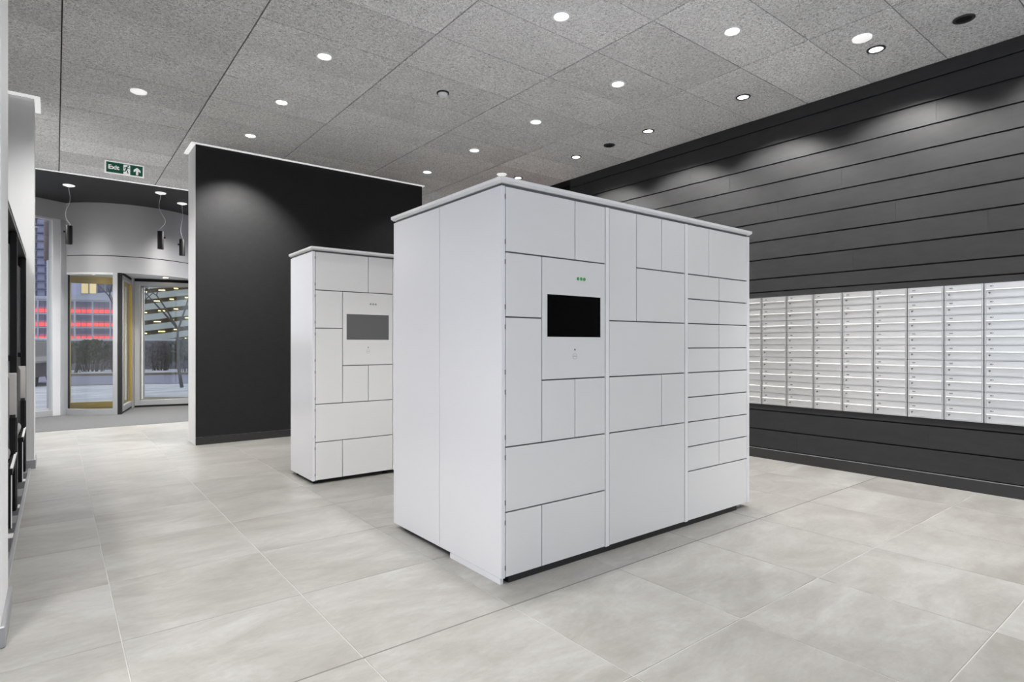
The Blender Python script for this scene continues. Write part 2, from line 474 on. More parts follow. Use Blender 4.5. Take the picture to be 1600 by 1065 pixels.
struct('wall_far_right', bx(XR + 0.221, 6.14, 0, XR + 0.36, 9.0, H), M_WHITEWALL)

# patterned carpet of the alcove
cp = tag(bx(-1.6, 3.56, 0.0005, -0.2065, 7.257, 0.006).build('patterned_carpet', M_CARPM),
         'patterned carpet of charcoal grey and pale facets in the seating alcove', 'carpet')
tri = random.Random(3)
yy = 3.62; k = 0
while yy < 7.15:
    d = tri.uniform(0.16, 0.30); s1 = tri.uniform(-0.06, 0.10); s2 = tri.uniform(-0.05, 0.10)
    top = min(yy + d, 7.2)
    m_ = (M_CARPD, M_CARPL, M_CARPD, M_CARPM)[k % 4]
    dd = (0.09 if m_ is M_CARPL else d)
    MB().prism([(-1.5, yy), (-0.208, yy + 0.02), (-0.208, min(yy + dd + 0.03, 7.23)), (-1.0, min(yy + dd + s1, 7.23)), (-1.5, min(yy + dd + s2, 7.23))], 'z', 0.006, 0.0075).build('facet', m_, cp)
    yy += dd + 0.035; k += 1

# two black framed booths and their chairs
def make_booth(y0, y1, label):
    r = thing('seating_booth', label, 'booth', (-0.22, y0, 0.008), group='black framed seating booths')
    L = y1 - y0; T = 1.995
    # posts (front and rear pairs at the far end, slim at the near end)
    for (a, b) in ((L - 0.10, L),):
        bx(-0.038, a, 0, 0, b, T).build('post', M_BLACK, r, bevel=0.002)
        bx(-1.20, a, 0, -1.16, b, T).build('post', M_BLACK, r, bevel=0.002)
    bx(-0.038, 0, 0, 0, 0.025, T).build('post', M_BLACK, r, bevel=0.002)
    bx(-1.20, 0, T, 0, L, T + 0.045).build('top_panel', M_BLACK, r)
    bx(0.0, 0, T - 0.002, 0.004, L, T + 0.006).build('edge_strip', M_ALUW, r)
    bx(-1.22, 0.002, 0.05, -1.201, L - 0.002, T).build('back_panel', M_WHITEWALL, r)
    bx(-1.16, L - 0.04, 0.02, -0.0385, L - 0.01, T).build('end_panel', M_GREYWALL, r)
    bx(-1.16, L - 0.12, 1.07, -0.03, L - 0.101, 1.11).build('rail', M_BLACK, r)
    MB().prism([(-0.12, T), (-0.04, T), (-0.04, T - 0.09)], 'y', L - 0.085, L - 0.06).build('bracket', M_BLACK, r)
    return r
make_booth(4.00, 5.60, 'nearer black framed seating booth in the left alcove')
make_booth(5.605, 7.205, 'farther black framed seating booth, beside the white pier end')

def make_chair(y, label):
    # the chair faces the camera end of the alcove (-Y); local origin on the floor under the seat centre
    r = thing('dining_chair', label, 'chair', (-0.475, y, 0.0085), group='upholstered chairs in the alcove')
    sw = 0.255
    bx(-sw, -0.26, 0.385, sw - 0.03, 0.20, 0.47).build('seat', M_FABRICG, r, bevel=0.035, seg=3, smooth=True)
    fr = MB()
    fr.prism([(-0.29, 0.345), (0.22, 0.375), (0.22, 0.41), (-0.29, 0.385)], 'x', sw - 0.028, sw)
    fr.prism([(-0.29, 0.345), (0.22, 0.375), (0.22, 0.41), (-0.29, 0.385)], 'x', -sw, -sw + 0.028)
    fr.box(-sw + 0.028, -0.285, 0.345, sw - 0.028, -0.26, 0.38); fr.box(-sw + 0.028, 0.19, 0.35, sw - 0.028, 0.215, 0.38)
    fr.build('seat_frame', M_BLACK, r)
    MB().prism([(-0.29, 0.387), (0.22, 0.412), (0.22, 0.417), (-0.29, 0.392)], 'x', sw - 0.012, sw + 0.003).build('pale_edge', M_TRIMW, r)
    # curved backrest, open towards -Y
    bk = MB(); n = 14; vs = []; fs = []
    for i in range(n + 1):
        a = PI * i / n
        for (rx, ry) in ((sw - 0.03, 0.17), (sw - 0.085, 0.12)):
            for z in (0.665, 0.70, 0.95, 0.985):
                ins = 0.012 if z in (0.665, 0.985) else 0
                vs.append(((rx - ins) * math.cos(a), 0.02 + (ry - ins) * math.sin(a), z))
    loop = [0, 1, 2, 3, 7, 6, 5, 4]
    for i in range(n):
        for k in range(8):
            a, b = loop[k], loop[(k + 1) % 8]
            fs.append((8*i + a, 8*i + b, 8*(i+1) + b, 8*(i+1) + a))
    fs += [tuple(loop), tuple(8*n + q for q in reversed(loop))]
    bk.add(vs, fs)
    bk.build('back_cushion', M_FABRICG, r, smooth=True)
    bx(-sw, 0.195, 0.665, sw, 0.235, 0.985).build('backrest', M_FABRIC, r, bevel=0.006, seg=2, smooth=True)
    for sx in (-1, 1):
        # legs: flat black wedges with a pale front edge
        x = sx * (sw - 0.02)
        MB().prism([(-0.27, 0.345), (-0.20, 0.345), (-0.245, 0.0), (-0.275, 0.0)], 'x', x - 0.016, x + 0.016).build('leg', M_BLACK, r)
        MB().prism([(-0.275, 0.345), (-0.268, 0.345), (-0.279, 0.001), (-0.286, 0.001)], 'x', x + 0.012, x + 0.018).build('leg_edge', M_TRIMW, r)
        MB().prism([(0.14, 0.36), (0.215, 0.365), (0.255, 0.0), (0.225, 0.0)], 'x', x - 0.016, x + 0.016).build('leg', M_BLACK, r)
        MB().prism([(0.17, 0.41), (0.194, 0.41), (0.194, 0.69), (0.17, 0.67)], 'x', x - 0.016, x + 0.016).build('back_post', M_BLACK, r)
    return r
make_chair(5.24, 'pale backed chair with black legs, the nearer one in the left alcove')
make_chair(6.85, 'pale backed chair with black legs, the farther one in the left alcove')

# ================================================================== PARCEL LOCKERS
def disc_y(x, z, y0, y1, r, n=12):
    return MB().prism([(x + r*math.cos(2*PI*k/n), z + r*math.sin(2*PI*k/n)) for k in range(n)], 'y', y0, y1)

def make_locker(label, loc, depth, double, scr, dot):
    """local origin: floor below the left front corner; doors face -Y"""
    r = thing('parcel_locker', label, 'parcel locker', loc)
    Z0, Z1 = 0.032, 1.986
    cw, st, sp = 0.7225, 0.034, 0.025
    c0 = [sp, sp + cw + st, sp + 2*(cw + st)]
    W = c0[2] + cw + 0.034
    U = (Z1 - Z0) / 6
    D = depth
    # carcass behind the doors
    bx(sp, 0.012, Z0 + 0.002, W - 0.03, D - 0.03, Z1).build('carcass', M_LGAP, r)
    # gloss side panels (front half and rear half on the double unit)
    cuts = [(0.0, 0.593), (0.597, D)] if double else [(0.0, D)]
    for a, b in cuts:
        bx(0, a, Z0 - 0.001, sp - 0.001, b, Z1 + 0.002).build('side_panel', M_LSIDE, r, bevel=0.0015)
        bx(W - 0.033, a, Z0 - 0.001, W, b, Z1 + 0.002).build('side_panel', M_LSIDE, r, bevel=0.0015)
    bx(sp, D - 0.029, Z0, W - 0.034, D - 0.001, Z1).build('back_panel', M_LFRAME, r)
    for k in (0, 1):
        x = c0[k] + cw
        bx(x + 0.002, -0.003, Z0, x + st - 0.002, 0.011, Z1).build('divider_strip', M_LFRAME, r, bevel=0.001)
    # lid with chamfered underside
    o = 0.014
    z = Z1 + 0.015
    lv = [(-o + 0.012, -o + 0.012, z), (W + o - 0.012, -o + 0.012, z), (W + o - 0.012, D + o - 0.012, z), (-o + 0.012, D + o - 0.012, z),
          (-o, -o, z + 0.012), (W + o, -o, z + 0.012), (W + o, D + o, z + 0.012), (-o, D + o, z + 0.012),
          (-o, -o, z + 0.028), (W + o, -o, z + 0.028), (W + o, D + o, z + 0.028), (-o, D + o, z + 0.028)]
    lf = [(3, 2, 1, 0), (8, 9, 10, 11)] + [(4*q + i, 4*q + (i+1) % 4, 4*q + 4 + (i+1) % 4, 4*q + 4 + i) for q in (0, 1) for i in range(4)]
    MB().add(lv, lf).build('lid', M_LFRAME, r)
    bx(0.01, 0.012, Z1 + 0.0025, W - 0.012, D - 0.012, z).build('lid_shadow_gap', M_LGAP, r)
    # plinth / feet
    if double:
        bx(0.05, 0.008, 0, W - 0.16, D - 0.06, Z0 + 0.001).build('plinth', M_PLINTH, r)
        bx(0.001, 0.012, 0, 0.02, 0.48, Z0 - 0.0015).build('side_skirt', M_LSIDE, r)
        bx(W - 0.10, 0.04, 0, W - 0.06, 0.10, Z0).build('foot', M_ALUW, r)
    else:
        for x in (0.05, 0.70, 1.45, W - 0.06):
            for y in (0.07, D - 0.08):
                MB().lathe([(0, 0), (0.022, 0), (0.022, 0.008), (0.012, 0.01), (0.012, Z0)], 12, (x, y, 0)).build('foot', M_PLINTH, r)
        bx(0.06, 0.13, 0.012, W - 0.06, D - 0.13, Z0 + 0.001).build('base_tray', M_PLINTH, r)
    g = 0.0026; gz = 0.0038
    def door(x0, x1, r0, r1, name='door'):
        """x in column thirds handled by caller; r = row units from the top"""
        za, zb = Z1 - U*r1, Z1 - U*r0
        return bx(x0 + g, -0.0005, za + gz, x1 - g, 0.0115, zb - (gz if r0 else 0.001)).build(name, M_LDOOR, r, bevel=0.0012)
    t = cw / 3
    a = c0[0]
    door(a, a + 2*t, 0, 1); door(a + 2*t, a + cw, 0, 1)
    door(a, a + t, 1, 2); door(a, a + t, 2, 4)
    pn = door(a + t, a + cw, 1, 3, 'screen_panel')
    door(a + t, a + 2*t, 3, 4); door(a + 2*t, a + cw, 3, 4)
    door(a, a + cw, 4, 5)
    door(a, a + t, 5, 6); door(a + t, a + cw, 5, 6)
    a = c0[1]
    door(a, a + t, 0, 2); door(a + t, a + 2*t, 0, 1); door(a + 2*t, a + cw, 0, 1); door(a + t, a + cw, 1, 2)
    door(a, a + cw, 2, 3); door(a, a + 2*t, 3, 4); door(a + 2*t, a + cw, 3, 4); door(a, a + cw, 4, 6)
    a = c0[2]
    door(a, a + t, 0, 1); door(a + t, a + cw, 0, 1)
    for k in range(8):
        door(a, a + cw/2, 1 + k*0.5, 1.5 + k*0.5); door(a + cw/2, a + cw, 1 + k*0.5, 1.5 + k*0.5)
    door(a, a + cw, 5, 6)
    # screen, indicator dots, sensor and round printed mark
    bx(0.303, -0.0016, 1.2375, 0.707, 0.004, 1.4635).build('screen', scr, pn, bevel=0.0006)
    for k in range(3):
        disc_y(0.529 + 0.0245*k, 1.5595, -0.0022, 0.002, 0.0095).build('indicator_light', dot, pn)
    disc_y(0.505, 1.168, -0.0018, 0.002, 0.005).build('sensor', M_DARKMARK, pn)
    ring = MB(); n = 20; vs = []; fs = []
    for k in range(n):
        q = 2*PI*k/n
        for rr, y in ((0.017, -0.0012), (0.0148, -0.0012), (0.017, 0.0), (0.0148, 0.0)):
            vs.append((0.505 + rr*math.cos(q), y, 1.132 + rr*math.sin(q)))
    for k in range(n):
        i, j = 4*k, 4*((k+1) % n)
        fs += [(i, j, j+1, i+1), (i+2, i+3, j+3, j+2), (i, i+2, j+2, j), (i+1, j+1, j+3, i+3)]
    ring.add(vs, fs); ring.box(0.494, -0.0012, 1.1295, 0.516, 0, 1.1345)
    ring.build('round_mark', M_MARK, pn)
    # hinge pins on the left edge and right edge of the doors
    for k in range(6):
        for dz in (0.05, U - 0.05):
            bx(sp - 0.004, -0.0025, Z1 - U*(k+1) + dz - 0.012, sp + 0.0005, 0.0, Z1 - U*(k+1) + dz + 0.012).build('hinge', M_LGAP, r)
    return r
make_locker('large white parcel locker nearest the camera, with black screen and green lights', (1.742, 2.31, 0), 1.17, True, M_SCREEN, M_GREEN)
make_locker('white parcel locker standing behind the large one, with grey screen', (1.717, 4.945, 0), 0.58, False, M_SCREEN2, M_GREYDOT)

# ================================================================== CEILING FITTINGS
def spot(parent, loc, power, size=150, blend=0.7, rot=(0, 0, 0), col=(1, 0.985, 0.96), rad=0.05):
    l = bpy.data.lights.new('lamp', 'SPOT')
    l.energy = power; l.color = col; l.spot_size = math.radians(size); l.spot_blend = blend; l.shadow_soft_size = rad
    o = bpy.data.objects.new('lamp', l); COL.objects.link(o)
    o.parent = parent; o.location = loc; o.rotation_euler = rot
    return o

ring_me = MB().lathe([(0.048, 0.004), (0.050, -0.004), (0.056, -0.008), (0.068, -0.006), (0.070, 0.0), (0.070, 0.004), (0.048, 0.004)], 28).mesh('trim_ring', M_WHITE, smooth=True)
lens_me = MB().lathe([(0.0, -0.0015), (0.040, -0.0015), (0.048, 0.001), (0.048, 0.004), (0.0, 0.004)], 24).mesh('lens', M_LENS)
lensoff_me = MB().lathe([(0.0, -0.0015), (0.048, -0.0015), (0.048, 0.004), (0.0, 0.004)], 24).mesh('lens', M_BLACK)
ringb_me = MB().lathe([(0.048, 0.004), (0.050, -0.004), (0.056, -0.006), (0.066, -0.004), (0.068, 0.0), (0.068, 0.004), (0.048, 0.004)], 28).mesh('trim_ring', M_DARKRING, smooth=True)
def downlight(x, y, label, power, wash=False, off=False, group='recessed ceiling downlights', cone=112, tilt=0):
    r = thing('downlight', label, 'ceiling light', (x, y, H - 0.005), group=group)
    put('trim_ring', ringb_me if off or wash else ring_me, r)
    put('lens', lensoff_me if off else lens_me, r)
    if power:
        if wash: spot(r, (0.0, 0, -0.02), power, 114, 0.42, (0, math.radians(-14), 0))
        else: spot(r, (0, 0, -0.02), power, cone, 0.7, (math.radians(tilt), 0, 0))
    return r
left = ['nearest', 'middle', 'farthest']
for y, n in zip((4.737, 5.895, 7.058), ('nearest', 'middle', 'farthest')):
    downlight(1.745, y, '%s lit downlight of the three in front of the black partition wall' % n, SPOT_W * (7.0 if n == 'farthest' else 1.4), cone=96 if n == 'farthest' else 112, tilt=16 if n == 'farthest' else 0)
for y, n in zip((2.449, 3.59, 4.744, 5.905, 7.054), ('nearest', 'second', 'third', 'fourth', 'farthest')):
    downlight(4.038, y, '%s lit round downlight in the row above the right of the large locker' % n, SPOT_W)
for y, n in zip((1.889, 3.042, 4.183, 5.327, 6.506), ('nearest', 'second nearest', 'middle', 'fourth nearest', 'farthest')):
    downlight(5.205, y, '%s of the lit wall washers in the ceiling along the charcoal board wall' % n, WASH_W, True)
downlight(5.223, 1.317, 'unlit black downlight near the top right corner of the photo', 0, off=True)
downlight(5.209, 4.767, 'unlit black downlight between two lit wall washers above the locker lid', 0, off=True)
# the same fittings go on outside the frame; the first is an unseen fill lamp for the left floor
for x, y in ((0.61, 3.55), (1.835, 2.47), (1.745, 3.59), (0.61, 1.3), (0.61, 0.1), (0.61, -1.2), (2.88, 1.3), (2.88, 0.1), (2.88, -1.2), (4.04, 1.3), (4.04, 0.1),
             (1.745, -1.9), (4.04, -1.8), (-0.55, 2.0), (-1.1, 1.3), (-1.1, -0.8), (2.88, 3.1)):
    downlight(x, y, 'unseen recessed white downlight in the ceiling outside the frame', SPOT_W * (5.5 if y == 2.47 else 3.2 if x < 0 and y > 1 else 0.8 if y < 2 else 1.0), group='downlights outside the frame')
for x, y in ((5.205, 0.745), (5.205, -0.4), (5.205, -1.6)):
    downlight(x, y, 'unseen recessed white downlight in the ceiling outside the frame', WASH_W, True, group='downlights outside the frame')
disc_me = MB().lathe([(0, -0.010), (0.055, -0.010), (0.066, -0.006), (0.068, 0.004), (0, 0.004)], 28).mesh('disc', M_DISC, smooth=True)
def flat_disc(x, y, label):
    return tag(put('ceiling_disc', disc_me, None, (x, y, H - 0.005)), label, 'ceiling disc', 'plain white ceiling discs')
r = thing('downlight', 'plain glowing white disc light in the ceiling above the exit sign', 'ceiling light', (0.614, 6.482, H - 0.005), group='recessed ceiling downlights')
put('lens', disc_me, r)
spot(r, (0, 0, -0.03), 120, 150, 0.6)
flat_disc(4.929, 1.887, 'glowing white ceiling disc beside the nearest lit wall washer')
flat_disc(4.918, 6.514, 'glowing white ceiling disc just above the near locker lid corner')
sd = thing('smoke_detector', 'small white smoke detector in the ceiling in front of the large locker lid', 'detector', (2.882, 4.741, H - 0.004))
MB().lathe([(0.0, 0.003), (0.058, 0.003), (0.058, -0.008), (0.0, -0.008)], 24).build('base', M_BLACK, sd)
MB().lathe([(0.0, -0.038), (0.030, -0.036), (0.044, -0.022), (0.046, -0.008), (0.0, -0.008)], 24).build('cap', M_WHITE, sd, smooth=True)

downlight(-0.62, 5.0, 'unseen fill downlight added in the alcove ceiling between the two piers', 210, group='downlights outside the frame', cone=150)  # unseen lamp added to brighten the alcove and locker sides
for x, y, w in ((-0.62, 8.3, 80), (-0.62, 9.4, 80), (-0.62, 10.9, 130)):  # hidden lamps added to light the partition end and drum
    downlight(x, y, 'unseen fill downlight added in the lobby ceiling behind the far pier', w, group='added lobby fill lamps behind the pier', cone=150)
downlight(2.35, 10.7, 'unseen fill downlight added in the lobby soffit behind the partition wall', 330, group='added lobby fill lamps behind the partition', cone=150)  # hidden lamp added to brighten the drum from the right
# ================================================================== EXIT SIGN (hangs parallel to the entrance)
sg = thing('exit_sign', 'green and white exit sign hanging from the ceiling before the entrance', 'exit sign', (0.4375, 8.06, 3.146))
SW, SH = 0.381, 0.143
bx(0, 0, 0, SW, 0.012, SH).build('sign_board', M_SIGNW, sg)
bx(0.014, -0.0015, 0.013, SW - 0.014, 0.0005, SH - 0.013).build('green_field', M_SIGNG, sg)
for x in (0.0875, 0.2835):
    MB().tube([(x, 0.006, SH), (x, 0.006, H - 3.146)], 0.0012, 6).build('hanging_wire', M_WIRE, sg)
    MB().lathe([(0, 0), (0.012, 0), (0.012, 0.008), (0, 0.008)], 12, (x, 0.006, H - 3.146 - 0.008)).build('ceiling_hook', M_WHITE, sg)
def text_mesh(txt, size):
    c = bpy.data.curves.new('text', 'FONT'); c.body = txt; c.size = size; c.extrude = 0.0006; c.offset = size * 0.025
    o = bpy.data.objects.new('text', c); COL.objects.link(o)
    dg = bpy.context.evaluated_depsgraph_get(); dg.update()
    me = bpy.data.meshes.new_from_object(o.evaluated_get(dg))
    bpy.data.objects.remove(o); bpy.data.curves.remove(c)
    return me
me = text_mesh('Exit', 0.068)
me.materials.clear(); me.materials.append(M_SIGNW)
o = put('lettering', me, sg, (0.032, -0.0025, 0.052)); o.rotation_euler = (PI/2, 0, 0)
bx(0.178, -0.0028, 0.013, 0.243, -0.0012, SH - 0.022).build('doorway_pictogram', M_SIGNW, sg)
man = MB()
def limb(pts, w):
    for (x0, z0), (x1, z1) in zip(pts, pts[1:]):
        d = math.hypot(x1 - x0, z1 - z0); nx, nz = -(z1 - z0) / d * w / 2, (x1 - x0) / d * w / 2
        man.prism([(x0 + nx, z0 + nz), (x1 + nx, z1 + nz), (x1 - nx, z1 - nz), (x0 - nx, z0 - nz)], 'y', -0.0042, -0.0029)
man.prism([(0.222 + 0.009*math.cos(2*PI*k/12), 0.110 + 0.009*math.sin(2*PI*k/12)) for k in range(12)], 'y', -0.0042, -0.0029)
limb([(0.214, 0.098), (0.205, 0.066)], 0.017)
limb([(0.212, 0.098), (0.194, 0.092), (0.186, 0.078)], 0.008)
limb([(0.216, 0.096), (0.226, 0.084), (0.240, 0.082)], 0.008)
limb([(0.203, 0.070), (0.196, 0.048), (0.170, 0.046)], 0.010)
limb([(0.207, 0.070), (0.216, 0.050), (0.224, 0.024)], 0.010)
man.build('running_figure', M_SIGNG, sg)
ar = MB().prism([(0.300, 0.022), (0.322, 0.022), (0.322, 0.070), (0.345, 0.052), (0.345, 0.078), (0.311, 0.108), (0.277, 0.078), (0.277, 0.052), (0.300, 0.070)], 'y', -0.0028, -0.0012)
ar.build('arrow', M_SIGNW, sg)

# ================================================================== PENDANTS OVER THE ENTRANCE
def pendant(x, y, label, bend, knob):
    r = thing('pendant_spot', label, 'pendant light', (x, y, H), group='black tube pendants over the entrance')
    MB().lathe([(0, 0), (0.075, 0), (0.073, -0.010), (0.030, -0.024), (0, -0.026)], 24).build('ceiling_rose', M_DISC, r, smooth=True)
    pts = []
    for i in range(25):
        t = i / 24
        pts.append((bend * math.sin(t * PI * 2.2) * t, 0.3 * bend * math.sin(t * PI * 3.0), -0.024 - t * 0.585))
    pts[-1] = (0.0, 0, -0.612)
    MB().tube(pts, 0.0026, 6).build('cable', M_WIRE, r, smooth=True)
    MB().lathe([(0, -0.606), (0.041, -0.606), (0.044, -0.612), (0.044, -0.885), (0.038, -0.885), (0.036, -0.860), (0, -0.860)], 24, (0.0, 0, 0)).build('tube_shade', M_BLACK, r, smooth=True)
    MB().tube([(knob * 0.042, 0, -0.70), (knob * 0.066, 0, -0.70)], 0.014, 10).build('knob', M_BLACK, r)
    MB().lathe([(0, -0.862), (0.034, -0.862), (0.034, -0.866), (0, -0.866)], 16).build('lens', M_LENS, r)
    spot(r, (0, 0, -0.87), 190, 140, 0.8)
    return r
pendant(0.155, 10.96, 'black tube pendant hanging left of the drum, leftmost of three', 0.06, -1)
pendant(1.30, 10.625, 'black tube pendant, the middle of three before the revolving door', -0.09, 1)
pendant(1.684, 11.2, 'black tube pendant beside the partition wall, rightmost of three', 0.03, -1)

# ================================================================== REVOLVING DOOR
CX, CY, R = 1.12, 13.04, 1.18
rd = thing('revolving_door', 'grey drum revolving door with glazed wings behind the entrance matting', 'revolving door', (CX, CY, 0.004))
MB().arc(-200, 30, R - 0.06, R, 2.69, H - 0.005, 48).build('drum_wall', M_DRUM, rd, smooth=True)
MB().arc(-200, 30, R - 0.06, R + 0.004, 2.40, 2.675, 48).build('canopy_band', M_DRUM, rd, smooth=True)
MB().arc(-200, 30, R - 0.06, R - 0.012, 2.675, 2.69, 48).build('shadow_joint', M_GROOVE, rd)
MB().lathe([(0, 2.43), (R - 0.061, 2.43), (R - 0.061, 2.47), (0, 2.47)], 48).build('drum_ceiling', M_WHITE, rd)
for a in (135, -150, -45, 40):
    q = math.radians(a)
    MB().lathe([(0, 2.424), (0.04, 2.424), (0.04, 2.4295), (0, 2.4295)], 16, (0.7*math.cos(q), 0.7*math.sin(q), 0)).build('drum_lamp', M_LENSW, rd)
    spot(rd, (0.7*math.cos(q), 0.7*math.sin(q), 2.41), 22, 130, 0.8, col=(1, 0.78, 0.42))
def curved_side(a0, a1, am=None, pm=None):
    am = a0 if am is None else am
    MB().arc(a0 + 3, a1 - 3, R - 0.032, R - 0.022, 0.10, 2.37, 20).build('curved_pane', M_GLASS, rd, smooth=True)
    MB().arc(am, a1, R - 0.05, R, 0.0, 0.10, 20).build('bottom_rail', M_ALU, rd, smooth=True)
    if am != a0: MB().arc(a0, am, R - 0.05, R, 0.0, 0.14, 20).build('bottom_rail', M_BRASS, rd, smooth=True)
    if am != a0: MB().arc(a0, am, R - 0.05, R, 2.24, 2.40, 20).build('top_rail', M_BRASS, rd, smooth=True)
    MB().arc(am, a1, R - 0.05, R, 2.365, 2.40, 20).build('top_rail', M_ALUW, rd, smooth=True)
    MB().arc(a0, a0 + 4.0, R - 0.06, R + 0.003, 0, 2.40, 3).build('side_post', pm or M_ALU, rd)
    MB().arc(a1 - 3.2, a1, R - 0.06, R + 0.003, 0, 2.40, 3).build('side_post', M_ALU, rd)
curved_side(-217, -104.5, -165, M_BRASS)
curved_side(-15, 77)
MB().arc(-104.4, -101.5, R - 0.07, R + 0.006, 0, 2.40, 3).build('safety_edge', M_RUBBER, rd)
MB().lathe([(0, 0.0), (0.045, 0.0), (0.045, 2.43), (0, 2.43)], 20).build('hub', M_ALU, rd, smooth=True)
def wing(ang, metal, stile):
    w = empty('wing'); w.parent = rd; w.rotation_euler = (0, 0, math.radians(ang))
    x0, x1 = 0.05, 1.08
    f = MB()
    f.box(x0, -0.022, 0.035, x1, 0.022, 0.135); f.box(x0, -0.022, 2.30, x1, 0.022, 2.375)
    f.box(x1 - 0.07, -0.022, 0.135, x1, 0.022, 2.30)
    f.build('frame', metal, w, bevel=0.003)
    bx(x0, -0.024, 0.135, x0 + 0.09, 0.024, 2.30).build('hub_stile', stile, w, bevel=0.003)
    bx(x0 + 0.09, -0.006, 0.135, x1 - 0.07, 0.006, 2.30).build('pane', M_GLASS, w)
    b = MB(); b.box(x0, -0.010, 0.0, x1, 0.010, 0.035); b.box(x0, -0.010, 2.375, x1, 0.010, 2.428)
    b.box(x1, -0.008, 0.0, x1 + 0.025, 0.008, 2.42)
    b.build('brush_strip', metal if metal is M_BRASS else M_RUBBER, w)
    MB().tube([(x0 + 0.13, -0.065, 0.16), (x0 + 0.13, -0.065, 2.25)], 0.016, 10).build('pull_handle', M_ALUW, w, smooth=True)
wing(-102.5, M_ALU, M_BRASS)
wing(-12.5, M_ALU, M_ALU)
wing(77.5, M_BRASS, M_BRASS)
wing(167.5, M_BRASS, M_BRASS)
# facade left of the drum: tall side window and lintel, set at an angle
fd = Vector((-0.862, -0.507, 0)).normalized()
fa = math.atan2(fd.y, fd.x)
fx0 = Vector((0.115, 12.43, 0.004))
wn = tag(empty('window_3', fx0, fa), kind='structure')
# local x runs from the drum to the left, local y points indoors (+) / outdoors (-)
bx(-0.02, -0.06, 0.0, 0.09, 0.06, 3.275).build('mullion', M_ALU, wn, bevel=0.003)
bx(0.09, -0.05, 0.0, 0.21, 0.055, 3.275).build('mullion', M_ALUW, wn, bevel=0.003)
bx(0.21, -0.05, 0.0, 1.7, 0.05, 0.10).build('bottom_rail', M_ALU, wn, bevel=0.003)
bx(0.21, -0.05, 3.245, 1.7, 0.05, 3.275).build('top_rail', M_ALUW, wn)
bx(0.21, -0.006, 0.10, 1.7, 0.006, 3.245).build('pane', M_GLASS, wn)
bx(-0.02, -0.08, 3.276, 1.7, 0.05, H - 0.006).build('lintel', M_DRUM, wn)
bx(-0.075, -0.05, 0.0, -0.022, 0.02, H - 0.006).build('dark_recess', M_BLACK, wn)
struct('wall_entrance_right', bx(2.28, 12.75, 0, 6.2, 12.9, H), M_GREYWALL)

# ================================================================== OUTSIDE (the street runs along e1)
E1 = Vector((0.9455, -0.3256, 0)); E2 = Vector((0.3256, 0.9455, 0))
SA = math.atan2(E1.y, E1.x)
def street(name, label, cat, a, b, z=-0.1, group=None):
    p = E1 * a + E2 * b
    return thing(name, label, cat, (p.x, p.y, z), SA, group)
M_SNOW = mat('trodden_snow', (0.5, 0.5, 0.55), 0.9, spec=0.1)
nt, nn, ll, B = nodes(M_SNOW)
n1 = noise(nt, pos_mapped(nt, (1, 2, 1)), 0.9, 5)
ll.new(ramp(nt, n1, [(0.35, (0.40, 0.41, 0.46)), (0.6, (0.60, 0.59, 0.60))]), B.inputs['Base Color'])
M_ROAD = mat('wet_asphalt', (0.20, 0.19, 0.26), 0.7)
M_KERB = mat('brown_kerb', (0.20, 0.16, 0.12), 0.9)
M_TWIG = mat('bare_twig', (0.075, 0.055, 0.055), 0.9)
M_TWIGG = mat('dark_evergreen', (0.05, 0.055, 0.03), 0.9)
M_BARK = mat('bark', (0.06, 0.05, 0.05), 0.9)
M_PANEL = mat('facade_pale', (0.36, 0.37, 0.44), 0.8)
M_PANE = mat('facade_pane', (0.15, 0.13, 0.19), 0.3)
M_REDGLOW = mat('red_light_band', (0.3, 0.02, 0.02), 0.6, emit=(1.0, 0.105, 0.10), estr=1.0)
M_PINK = mat('pink_lit_pane', (0.2, 0.1, 0.15), 0.5, emit=(0.6, 0.16, 0.22), estr=0.28)
M_SPAN = mat('garage_spandrel', (0.36, 0.385, 0.365), 0.8)
M_SLOT = mat('garage_deck_dark', (0.07, 0.055, 0.04), 0.9)
M_GLOW = mat('yellow_lamp', (1, 0.9, 0.5), 0.5, emit=(1.0, 0.82, 0.35), estr=2.6)
M_LILAC = mat('balcony_block', (0.36, 0.37, 0.52), 0.8)
M_LILACD = mat('balcony_shade', (0.13, 0.13, 0.20), 0.8)
M_WARMWIN = mat('lit_shop_window', (0.5, 0.4, 0.25), 0.5, emit=(1.0, 0.75, 0.35), estr=0.55)
M_CAR = mat('dark_car_paint', (0.03, 0.022, 0.02), 0.3)

gr = empty('ground', (0, 0, 0), SA); tag(gr, kind='structure')
bx(-60, 11.0, -0.3, 60, 21.6, -0.1).build('snowy_pavement', M_SNOW, gr)
bx(-60, 21.6, -0.3, 60, 21.75, -0.085).build('kerb', M_KERB, gr)
bx(-60, 21.75, -0.3, 60, 28.6, -0.13).build('roadway', M_ROAD, gr)
bx(-60, 28.6, -0.3, 60, 28.9, -0.04).build('kerb', M_KERB, gr)
bx(-60, 28.9, -0.3, 60, 170, -0.05).build('snowy_bank', M_SNOW, gr)

lw = street('low_wall', 'low grey planter wall capped with snow across the street', 'wall', 0, 33)
bx(-40, 0, 0, 10, 0.4, 1.45).build('wall_face', mat('planter_grey', (0.15, 0.14, 0.165), 0.9), lw)
bx(-40, -0.05, 1.45, 10, 0.45, 1.56).build('snow_cap', M_SNOW, lw)

